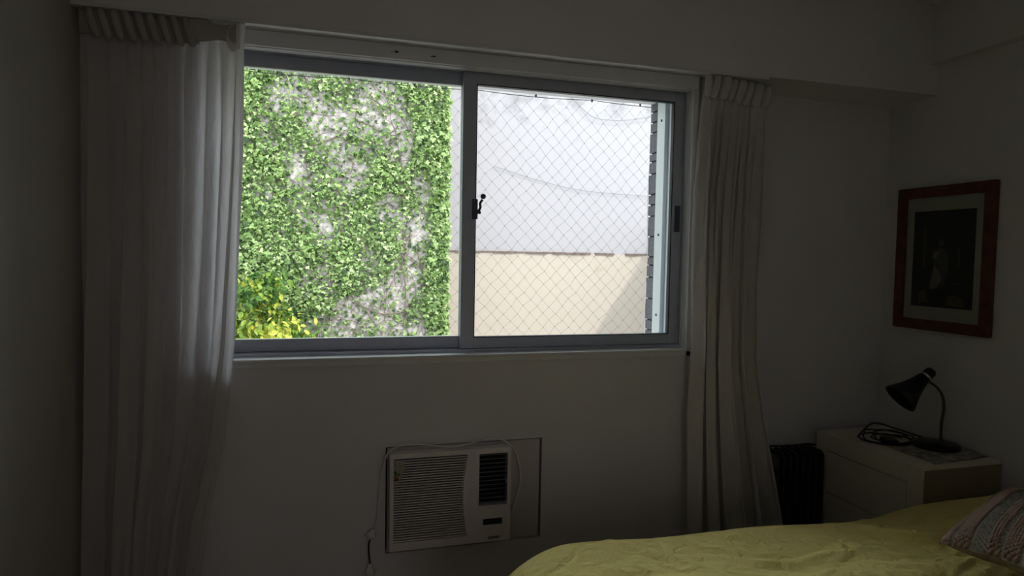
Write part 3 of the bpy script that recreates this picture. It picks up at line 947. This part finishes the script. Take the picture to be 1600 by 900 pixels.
cb = MB().box(2.225, 2.292, RY0, RY1, 0.12, 0.575).build('control_box', M['rad_box'], rad, bevel=0.012)
for z in (0.50, 0.40):
    MB().lathe([(0, -0.018), (0.016, -0.016), (0.018, 0), (0, 0.002)], (2.26, RY0 - 0.001, z), (0, 1, 0), 16).build('knob', M['radiator'], cb)
for x in (2.31, 2.555):
    q = MB().box(x - 0.012, x + 0.012, -0.2, -0.015, 0.05, 0.065)
    for y in (-0.185, -0.03):
        q.lathe([(0, -0.012), (0.026, -0.012), (0.026, 0.012), (0, 0.012)], (x, y, 0.026), (1, 0, 0), 14)
    q.build('caster_foot', M['black'], rad)
MB().tube(smooth_path([(2.25, -0.12, 0.575), (2.27, -0.11, 0.612), (2.34, -0.10, 0.608), (2.44, -0.12, 0.612), (2.52, -0.10, 0.608), (2.572, -0.10, 0.600)], 5), 0.006, 6).build('cable', M['black'], rad, smooth=True)

# ------------------------------------------------------------------ nightstand
NX0, NX1, NY0, NY1, NZ = 2.591, 3.072, -0.738, -0.083, 0.676
nst = empty('nightstand', ((NX0 + NX1) / 2, (NY0 + NY1) / 2, 0.0), 'cream lacquered two-drawer nightstand in the corner beside the bed', 'nightstand')
m = MB()
m.box(NX0 + 0.004, NX1, NY0, NY0 + 0.075, 0.05, NZ)        # thick near side
m.box(NX0 + 0.004, NX1, NY1 - 0.075, NY1, 0.05, NZ)
m.box(NX0 + 0.004, NX1, NY0 + 0.075, NY1 - 0.075, NZ - 0.090, NZ)
m.box(NX0 + 0.004, NX1, NY0 + 0.075, NY1 - 0.075, 0.05, 0.12)
m.box(NX1 - 0.01, NX1, NY0 + 0.075, NY1 - 0.075, 0.12, NZ - 0.09)
m.build('carcass', M['nightstand'], nst, bevel=0.003)
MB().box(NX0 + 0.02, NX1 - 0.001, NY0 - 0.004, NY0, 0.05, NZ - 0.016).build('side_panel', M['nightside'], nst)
for z0, z1 in ((0.362, NZ - 0.094), (0.123, 0.357)):
    d = MB().box(NX0 + 0.004, NX0 + 0.024, NY0 + 0.079, NY1 - 0.079, z0, z1).build('drawer', M['nightstand'], nst, bevel=0.002)
    MB().box(NX0 + 0.024, NX1 - 0.02, NY0 + 0.09, NY1 - 0.09, z0 + 0.01, z1 - 0.03).build('drawer_box', M['bed_wood'], d)
for x in (NX0 + 0.04, NX1 - 0.04):
    for y in (NY0 + 0.04, NY1 - 0.04):
        MB().box(x - 0.02, x + 0.02, y - 0.02, y + 0.02, 0, 0.05).build('foot', M['bed_wood'], nst)

# papers, cables, lamp on the nightstand
ZT = NZ
m = MB()
m.grid(12, 8, lambda u, v: (2.70 + 0.36 * u + 0.02 * v, -0.715 + 0.30 * v + 0.03 * u, ZT + 0.0025 + 0.002 * math.sin(u * 9 + v * 5) ** 2))
tag(m.build('magazine', M['paper'], smooth=True, solid=0.003), 'crumpled patterned magazine lying under the black desk lamp', 'magazine')
m = MB()
cable = []
rs = random.Random(5)
for k in range(4):
    for i in range(14):
        a = 2 * math.pi * i / 14
        rx = 0.115 + 0.02 * math.sin(k * 2.1); ry = 0.10 + 0.02 * math.cos(k * 1.3)
        cable.append((2.80 + rx * math.cos(a) + rs.gauss(0, 0.006) + 0.012 * k, -0.33 + ry * math.sin(a) + rs.gauss(0, 0.006) - 0.012 * k, ZT + 0.006 + 0.004 * k + (0.020 * max(0, math.sin(a)) if k % 2 else 0)))
cable.append((2.93, -0.44, ZT + 0.012)); cable.append((2.96, -0.47, ZT + 0.012))
m.tube(smooth_path(cable, 4), 0.0042, 6)
m.tube(smooth_path([(2.70, -0.26, ZT + 0.006), (2.80, -0.19, ZT + 0.012), (2.90, -0.17, ZT + 0.045), (2.96, -0.25, ZT + 0.03), (3.02, -0.36, ZT + 0.010), (3.00, -0.40, ZT + 0.010)], 6), 0.0042, 6)
cc = m.build('cable_coil', M['black'], smooth=True)
tag(cc, 'loose loops of black cable on the nightstand beside the lamp', 'cable')
m = MB().obox((2.765, -0.395, ZT + 0.016), (0.030, -0.012, 0), (0.014, 0.036, 0), (0, 0, 0.014))
tag(m.build('power_adapter', M['black'], bevel=0.006), 'small black power adapter lying among the cable loops', 'adapter')

lamp = empty('desk_lamp', (2.975, -0.50, ZT + 0.006), 'small black gooseneck desk lamp with a cone shade on the nightstand', 'lamp')
lc = Vector((2.945, -0.505, ZT + 0.006))
base = MB().lathe([(0.0, 0.0), (0.098, 0.0), (0.105, 0.004), (0.105, 0.014), (0.098, 0.022), (0.070, 0.028), (0.02, 0.032), (0, 0.032)], lc, (0, 0, 1), 40).build('base', M['black_gloss'], lamp, smooth=True)
MB().box(2.88, 2.90, -0.565, -0.545, ZT + 0.030, ZT + 0.040).build('switch', M['black'], base, bevel=0.002)
neck = smooth_path([(3.000, -0.483, ZT + 0.03), (3.003, -0.479, 0.790), (3.014, -0.479, 0.861), (3.013, -0.474, 0.915), (3.000, -0.468, 0.950), (2.975, -0.459, 0.980), (2.945, -0.450, 1.000)], 8)
MB().tube(neck, 0.0062, 10).build('gooseneck', M['neck'], lamp, smooth=True)
m = MB()
for i in range(0, len(neck) - 1):
    m.tube([neck[i], neck[i] + (neck[i + 1] - neck[i]) * 0.45], 0.0070, 10)
m.build('gooseneck_ribs', M['neck'], lamp, smooth=True)
# axis of the shade: from knob down-left to the mouth
mouth = (Vector((2.742, -0.393, 0.970)) + Vector((2.861, -0.433, 0.855))) / 2
ring = (Vector((2.948, -0.450, 1.016)) + Vector((2.906, -0.437, 1.040))) / 2
axis = (mouth - ring).normalized()
Ls = (mouth - ring).length
m = MB().lathe([(0.024, 0.0), (0.030, 0.010), (0.040, Ls * 0.35), (0.058, Ls * 0.65), (0.084, Ls), (0.0825, Ls), (0.056, Ls * 0.65), (0.038, Ls * 0.35), (0.02, 0.006)], ring, axis, 40)
sh = m.build('shade', M['black_gloss'], lamp, smooth=True)
MB().lathe([(0.0, 0.0), (0.010, 0.002), (0.024, 0.03), (0.028, 0.05), (0.022, 0.072), (0.0, 0.080)], ring + axis * 0.02, axis, 24).build('bulb', M['mat_board'], sh, smooth=True)
MB().lathe([(0.0255, -0.008), (0.0275, -0.006), (0.0275, 0.004), (0.0255, 0.006)], ring, axis, 32).build('chrome_ring', M['chrome'], lamp, smooth=True)
MB().lathe([(0, -0.048), (0.018, -0.047), (0.025, -0.040), (0.027, -0.030), (0.027, -0.008), (0.0, -0.006)], ring, axis, 32).build('socket_cap', M['black'], lamp, smooth=True)

# ------------------------------------------------------------------ picture on the right wall
pic = empty('framed_picture', (XR - 0.01, -0.378, 1.247), 'wooden framed dark print with cream mount on the right wall', 'picture')
PY0, PY1, PZ0, PZ1 = -0.655, -0.105, 1.247, 2.006
fx0, fx1 = XR - 0.030, XR - 0.002
fw = 0.056
def bar(poly):
    q = MB().prism(poly, lambda a, b, d: (d, a, b), fx0, fx1)
    return q.build('frame_bar', M['wood_frame'], pic, bevel=0.004)
g = 0.0006
bar([(PY0, PZ0), (PY1, PZ0), (PY1 - fw, PZ0 + fw), (PY0 + fw, PZ0 + fw)])
bar([(PY0, PZ1), (PY1, PZ1), (PY1 - fw, PZ1 - fw), (PY0 + fw, PZ1 - fw)])
bar([(PY0, PZ0 + g), (PY0 + fw, PZ0 + fw + g), (PY0 + fw, PZ1 - fw - g), (PY0, PZ1 - g)])
bar([(PY1, PZ0 + g), (PY1 - fw, PZ0 + fw + g), (PY1 - fw, PZ1 - fw - g), (PY1, PZ1 - g)])
iy0, iy1, iz0, iz1 = PY0 + fw, PY1 - fw, PZ0 + fw, PZ1 - fw
py0, py1, pz0, pz1 = -0.556, -0.205, 1.372, 1.878
MB().box(XR - 0.012, XR - 0.008, iy0 - 0.004, iy1 + 0.004, iz0 - 0.004, iz1 + 0.004).build('backing', M['mat_board'], pic)
q = MB()
q.box(XR - 0.015, XR - 0.012, iy0, py0, iz0, iz1); q.box(XR - 0.015, XR - 0.012, py1, iy1, iz0, iz1)
q.box(XR - 0.015, XR - 0.012, py0, py1, iz0, pz0); q.box(XR - 0.015, XR - 0.012, py0, py1, pz1, iz1)
q.build('mount', M['mat_board'], pic)
pr = MB().box(XR - 0.0135, XR - 0.012, py0, py1, pz0, pz1).build('print', M['print'], pic)
W_, H_ = py1 - py0, pz1 - pz0
def flat(name, poly, mt, d):
    # poly in print coordinates: u to the viewer's right (towards -y), v up
    MB().prism([(py1 - u * W_, pz0 + v * H_) for u, v in poly], lambda a, b, dd: (dd, a, b), XR - 0.0137 - d, XR - 0.0134).build(name, mt, pr)
arch = [(0.2, 0.05), (0.2, 0.72)] + [(0.5 - 0.3 * math.cos(R(t)), 0.72 + 0.2 * math.sin(R(t))) for t in range(0, 181, 20)] + [(0.8, 0.05)]
flat('arch', [(0.5 + (u - 0.5) * 1.0, v) for u, v in arch], M['print'], 0.0001)
flat('column', [(0.18, 0.40), (0.17, 0.83), (0.21, 0.83), (0.22, 0.40)], M['print_mid'], 0.0003)
flat('column', [(0.74, 0.42), (0.74, 0.62), (0.77, 0.62), (0.78, 0.42)], M['print_mid'], 0.0003)
flat('drapery', [(0.30, 0.18), (0.34, 0.34), (0.38, 0.44), (0.46, 0.36), (0.50, 0.28), (0.42, 0.2)], M['print_light'], 0.0004)
flat('figure_body', [(0.35, 0.42), (0.37, 0.56), (0.44, 0.62), (0.54, 0.60), (0.60, 0.5), (0.58, 0.3), (0.5, 0.2), (0.44, 0.3)], M['print_mid'], 0.0002)
flat('figure_head', [(0.47 + 0.045 * math.cos(R(t)), 0.67 + 0.04 * math.sin(R(t))) for t in range(0, 360, 40)], M['print_mid'], 0.0003)
flat('shoulder', [(0.34, 0.50), (0.36, 0.58), (0.46, 0.57), (0.42, 0.53)], M['print_light'], 0.0005)
flat('steps', [(0.12, 0.03), (0.14, 0.15), (0.24, 0.18), (0.30, 0.05)], M['print_gold'], 0.0004)
flat('steps', [(0.58, 0.03), (0.60, 0.12), (0.74, 0.14), (0.86, 0.10), (0.88, 0.02)], M['print_gold'], 0.0004)
flat('steps', [(0.66, 0.24), (0.66, 0.26), (0.82, 0.26), (0.82, 0.24)], M['print_mid'], 0.0004)
MB().box(XR - 0.0185, XR - 0.0170, iy0, iy1, iz0, iz1).build('glazing', M['glass'], pic)

# ------------------------------------------------------------------ bed
BX0, BX1, BY0, BY1 = 0.62, 3.02, -2.35, -0.84
bed = empty('bed', ((BX0 + BX1) / 2, (BY0 + BY1) / 2, 0), 'low double bed filling the room below the camera, under a mustard duvet', 'bed')
MB().box(BX0 + 0.06, BX1, BY0 + 0.03, BY1 - 0.03, 0.09, 0.27).build('base', M['bed_wood'], bed, bevel=0.01)
MB().box(BX0 + 0.03, BX1, BY0, BY1, 0.27, 0.47).build('mattress', M['mattress'], bed, bevel=0.04)
for x in (BX0 + 0.12, BX1 - 0.06):
    for y in (BY0 + 0.10, BY1 - 0.10):
        MB().lathe([(0, 0), (0.022, 0), (0.03, 0.09), (0, 0.09)], (x, y, 0), (0, 0, 1), 14).build('leg', M['bed_wood'], bed)
MB().box(BX1, BX1 + 0.045, BY0, BY1, 0.05, 0.52).build('headboard', M['bed_wood'], bed, bevel=0.01)

noise_k = [(rng.uniform(2, 9), rng.uniform(2, 9), rng.uniform(0, 6.28), rng.uniform(-1, 1)) for _ in range(14)]
def wr(x, y):
    s_ = 0
    for a, b, p, c in noise_k:
        s_ += math.sin(a * x * 1.2 + b * y * c * 1.6 + p + 0.7 * math.sin(2.3 * y + a)) / (1 + 0.25 * a)
    return s_ * 0.0060
def ridge(x, y, x0, y0, x1, y1, w, h):
    d = Vector((x1 - x0, y1 - y0)); L = d.length; d /= L
    t = (x - x0) * d.x + (y - y0) * d.y
    n_ = -(x - x0) * d.y + (y - y0) * d.x + 0.02 * math.sin(t * 14)
    if t < -0.1 or t > L + 0.1: return 0
    e = min(1, max(0, (t + 0.1) / 0.15)) * min(1, max(0, (L + 0.1 - t) / 0.15))
    return h * math.exp(-(n_ / w) ** 2) * e
RD = []
rr_ = random.Random(21)
for k in range(110):
    x0 = rr_.uniform(0.55, 2.7); y0 = rr_.uniform(-1.6, -0.88)
    a = rr_.gauss(-0.25, 0.45); L = rr_.uniform(0.12, 0.5)
    RD.append((x0, y0, x0 + L * math.cos(a), y0 + L * math.sin(a), rr_.uniform(0.008, 0.020), rr_.choice((-1, 1, 1)) * rr_.uniform(0.002, 0.0065)))
RD += [(2.02, -0.98, 2.20, -1.13, 0.022, 0.022), (2.15, -1.12, 2.45, -1.18, 0.03, 0.020), (1.85, -1.3, 2.3, -1.33, 0.03, 0.012), (1.4, -1.15, 2.0, -1.22, 0.02, 0.008)]
DX0, DX1, DY0, DY1 = 0.47, 3.0, -2.42, -0.775
def duvet(u, v):
    x = DX0 + (DX1 - DX0) * u
    y = DY0 + (DY1 - DY0) * v
    # plan corner rounded at the foot
    rc = 0.30
    ex = DX0
    if y > DY1 - rc:
        k = (y - (DY1 - rc)) / rc
        ex = DX0 + rc * (1 - math.sqrt(max(0, 1 - k * k)))
        x = ex + (DX1 - ex) * u
    d1 = (x - ex); d2 = (DY1 - y); d3 = (y - DY0)
    r = 0.20
    def drop(d, r=r, h=0.115):
        if d >= r: return 0
        t = 1 - d / r
        return h * t ** 2.2
    z = 0.578 - drop(d1, 0.30, 0.15) - drop(d2, 0.22, 0.085) - drop(d3, 0.2)
    z += 0.012 * math.exp(-((x - 1.0) / 0.35) ** 2) - 0.024 * math.exp(-((x - 2.12) / 0.33) ** 2)
    hump = 1 / (1 + math.exp(-(x - 2.36) / 0.05))
    z += hump * (0.030 * (1 - 0.3 * d2) * min(1, (3.05 - x) / 0.1))
    fade = min(1, min(d1, d2) / 0.1)
    z += wr(x, y) * (0.35 + 0.65 * fade)
    for q in RD:
        z += ridge(x, y, *q) * fade
    return (x, y, z)
nu, nv = 300, 200
m = MB().grid(nu, nv, duvet)
# turn the rim down as a hanging skirt
W1 = nu + 1
rim = [nv * W1 + i for i in range(nu, -1, -1)] + [j * W1 for j in range(nv - 1, -1, -1)] + [i for i in range(1, nu + 1)]
prev = rim
cxm, cym = (DX0 + DX1) / 2, (DY0 + DY1) / 2
base_pts = [m.v[i] for i in rim]
for s_ in range(1, 9):
    t = s_ / 8
    ring_ = []
    for k, p in enumerate(base_pts):
        wob = 0.010 * math.sin(k * 0.13) * t + 0.006 * math.sin(k * 0.31 + 1)
        ox = -0.010 * math.sin(math.pi * min(1, t * 2)) - wob if p[0] < DX0 + 0.35 else 0
        oy = (0.008 * math.sin(math.pi * min(1, t * 2)) + wob * 0.7) * (1 if p[1] > cym else -1)
        bsz = p[2] - (p[2] - 0.20) * t
        m.v.append((p[0] + ox, p[1] + oy, bsz)); ring_.append(len(m.v) - 1)
    for k in range(len(ring_) - 1):
        m.f.append((prev[k], prev[k + 1], ring_[k + 1], ring_[k])); m.m.append(0)
    prev = ring_
duv = m.build('duvet', M['duvet'], smooth=True)
tag(duv, 'crumpled mustard yellow duvet spread over the bed', 'duvet')
pp = [(p[0] - 0.004 if p[0] < 1.2 else p[0], p[1] + (0.006 if p[1] > cym else 0), p[2] - 0.004) for p in base_pts[::4] if p[0] < 2.9]
MB().tube(pp, 0.005, 6).build('piping', M['duvet'], duv, smooth=True)

def cushion_fn(c, ax, ay, nrm, hx, hy, th, pinch=0.12, wrk=0.0):
    def fn(u, v, side):
        a = 2 * u - 1; b = 2 * v - 1
        e = (1 - abs(a) ** 2.6) * (1 - abs(b) ** 2.6)
        k = 1 - pinch * (1 - abs(a)) * abs(b) * 0.9
        k2 = 1 - pinch * (1 - abs(b)) * abs(a) * 0.9
        h = th * max(0, e) ** 0.55 * side
        if side > 0: h += wrk * math.sin(7 * a + 3 * b) * e + wrk * math.sin(11 * b - 4 * a + 1) * e
        return c + ax * (a * hx * k2) + ay * (b * hy * k) + nrm * h
    return fn
# knitted cushion: corner points to the left
tip = Vector((2.034, -1.312, 0.640)); c1 = Vector((2.62, -1.10, 0.70)); c2 = Vector((2.02, -1.72, 0.70))
ay_ = (c1 - tip); ax_ = (c2 - tip)
cc_ = tip + ay_ / 2 + ax_ / 2 + Vector((0, 0, 0.0))
hx, hy = ax_.length / 2, ay_.length / 2
nn = ay_.normalized().cross(ax_.normalized()).normalized()
if nn.z < 0: nn = -nn
f = cushion_fn(cc_, ax_.normalized(), ay_.normalized(), nn, hx, hy, 0.075, pinch=0.10)
cu = empty('knitted_cushion', tuple(cc_), 'chunky knitted cushion in pink and grey stripes lying on the bed', 'cushion')
m = MB().grid(60, 60, lambda u, v: f(u, v, 1)).grid(30, 30, lambda u, v: f(u, v, -1))
m.build('cover', M['knit_grey'], cu, smooth=True)
# stitches: short plump loops laid in rows; stripes run along the cushion's long edge
mp_, mg_ = MB(), MB()
NR, NC = 40, 38
def ell(mb, p, t, n_, b_, lx, lb, ln):
    vs = []
    for (i, j, k) in ((1, 0, 0), (-1, 0, 0), (0, 1, 0), (0, -1, 0), (0, 0, 1), (.6, .6, .5), (-.6, .6, .5), (.6, -.6, .5), (-.6, -.6, .5)):
        vs.append(p + t * i * lx + b_ * j * lb + n_ * k * ln)
    mb.add(vs, [(4, 5, 6), (4, 6, 8), (4, 8, 7), (4, 7, 5), (5, 2, 6), (6, 1, 8), (8, 3, 7), (7, 0, 5), (5, 0, 2), (6, 2, 1), (8, 1, 3), (7, 3, 0)])
for i in range(NR):
    for j in range(NC):
        u = (i + 0.5 + 0.0) / NR; v = (j + 0.5 * (i % 2) + 0.25) / NC
        if v >= 0.995: continue
        p = f(u, v, 1)
        du = (f(min(1, u + .01), v, 1) - f(max(0, u - .01), v, 1)); dv = (f(u, min(1, v + .01), 1) - f(u, max(0, v - .01), 1))
        n_ = dv.cross(du)
        if n_.length < 1e-9: continue
        n_.normalize()
        if n_.dot(nn) < 0: n_ = -n_
        s_ = (i % 16)
        pink = s_ in (0, 1, 2, 5, 6, 7, 8, 9)
        if pink:
            ell(mp_, p, (dv.normalized() + 0.55 * du.normalized()).normalized(), n_, du.normalized(), 0.0112, 0.0062, 0.0105)
        else:
            if s_ in (10,) : continue
            ell(mg_, p, (dv.normalized() - 0.5 * du.normalized()).normalized(), n_, du.normalized(), 0.0095, 0.0055, 0.0045)
tag(mp_.build('pink_stitches', M['knit_pink'], cu, smooth=True), 'raised pink stitches', kind='stuff')
tag(mg_.build('grey_stitches', M['knit_grey'], cu, smooth=True), 'flat grey stitches', kind='stuff')
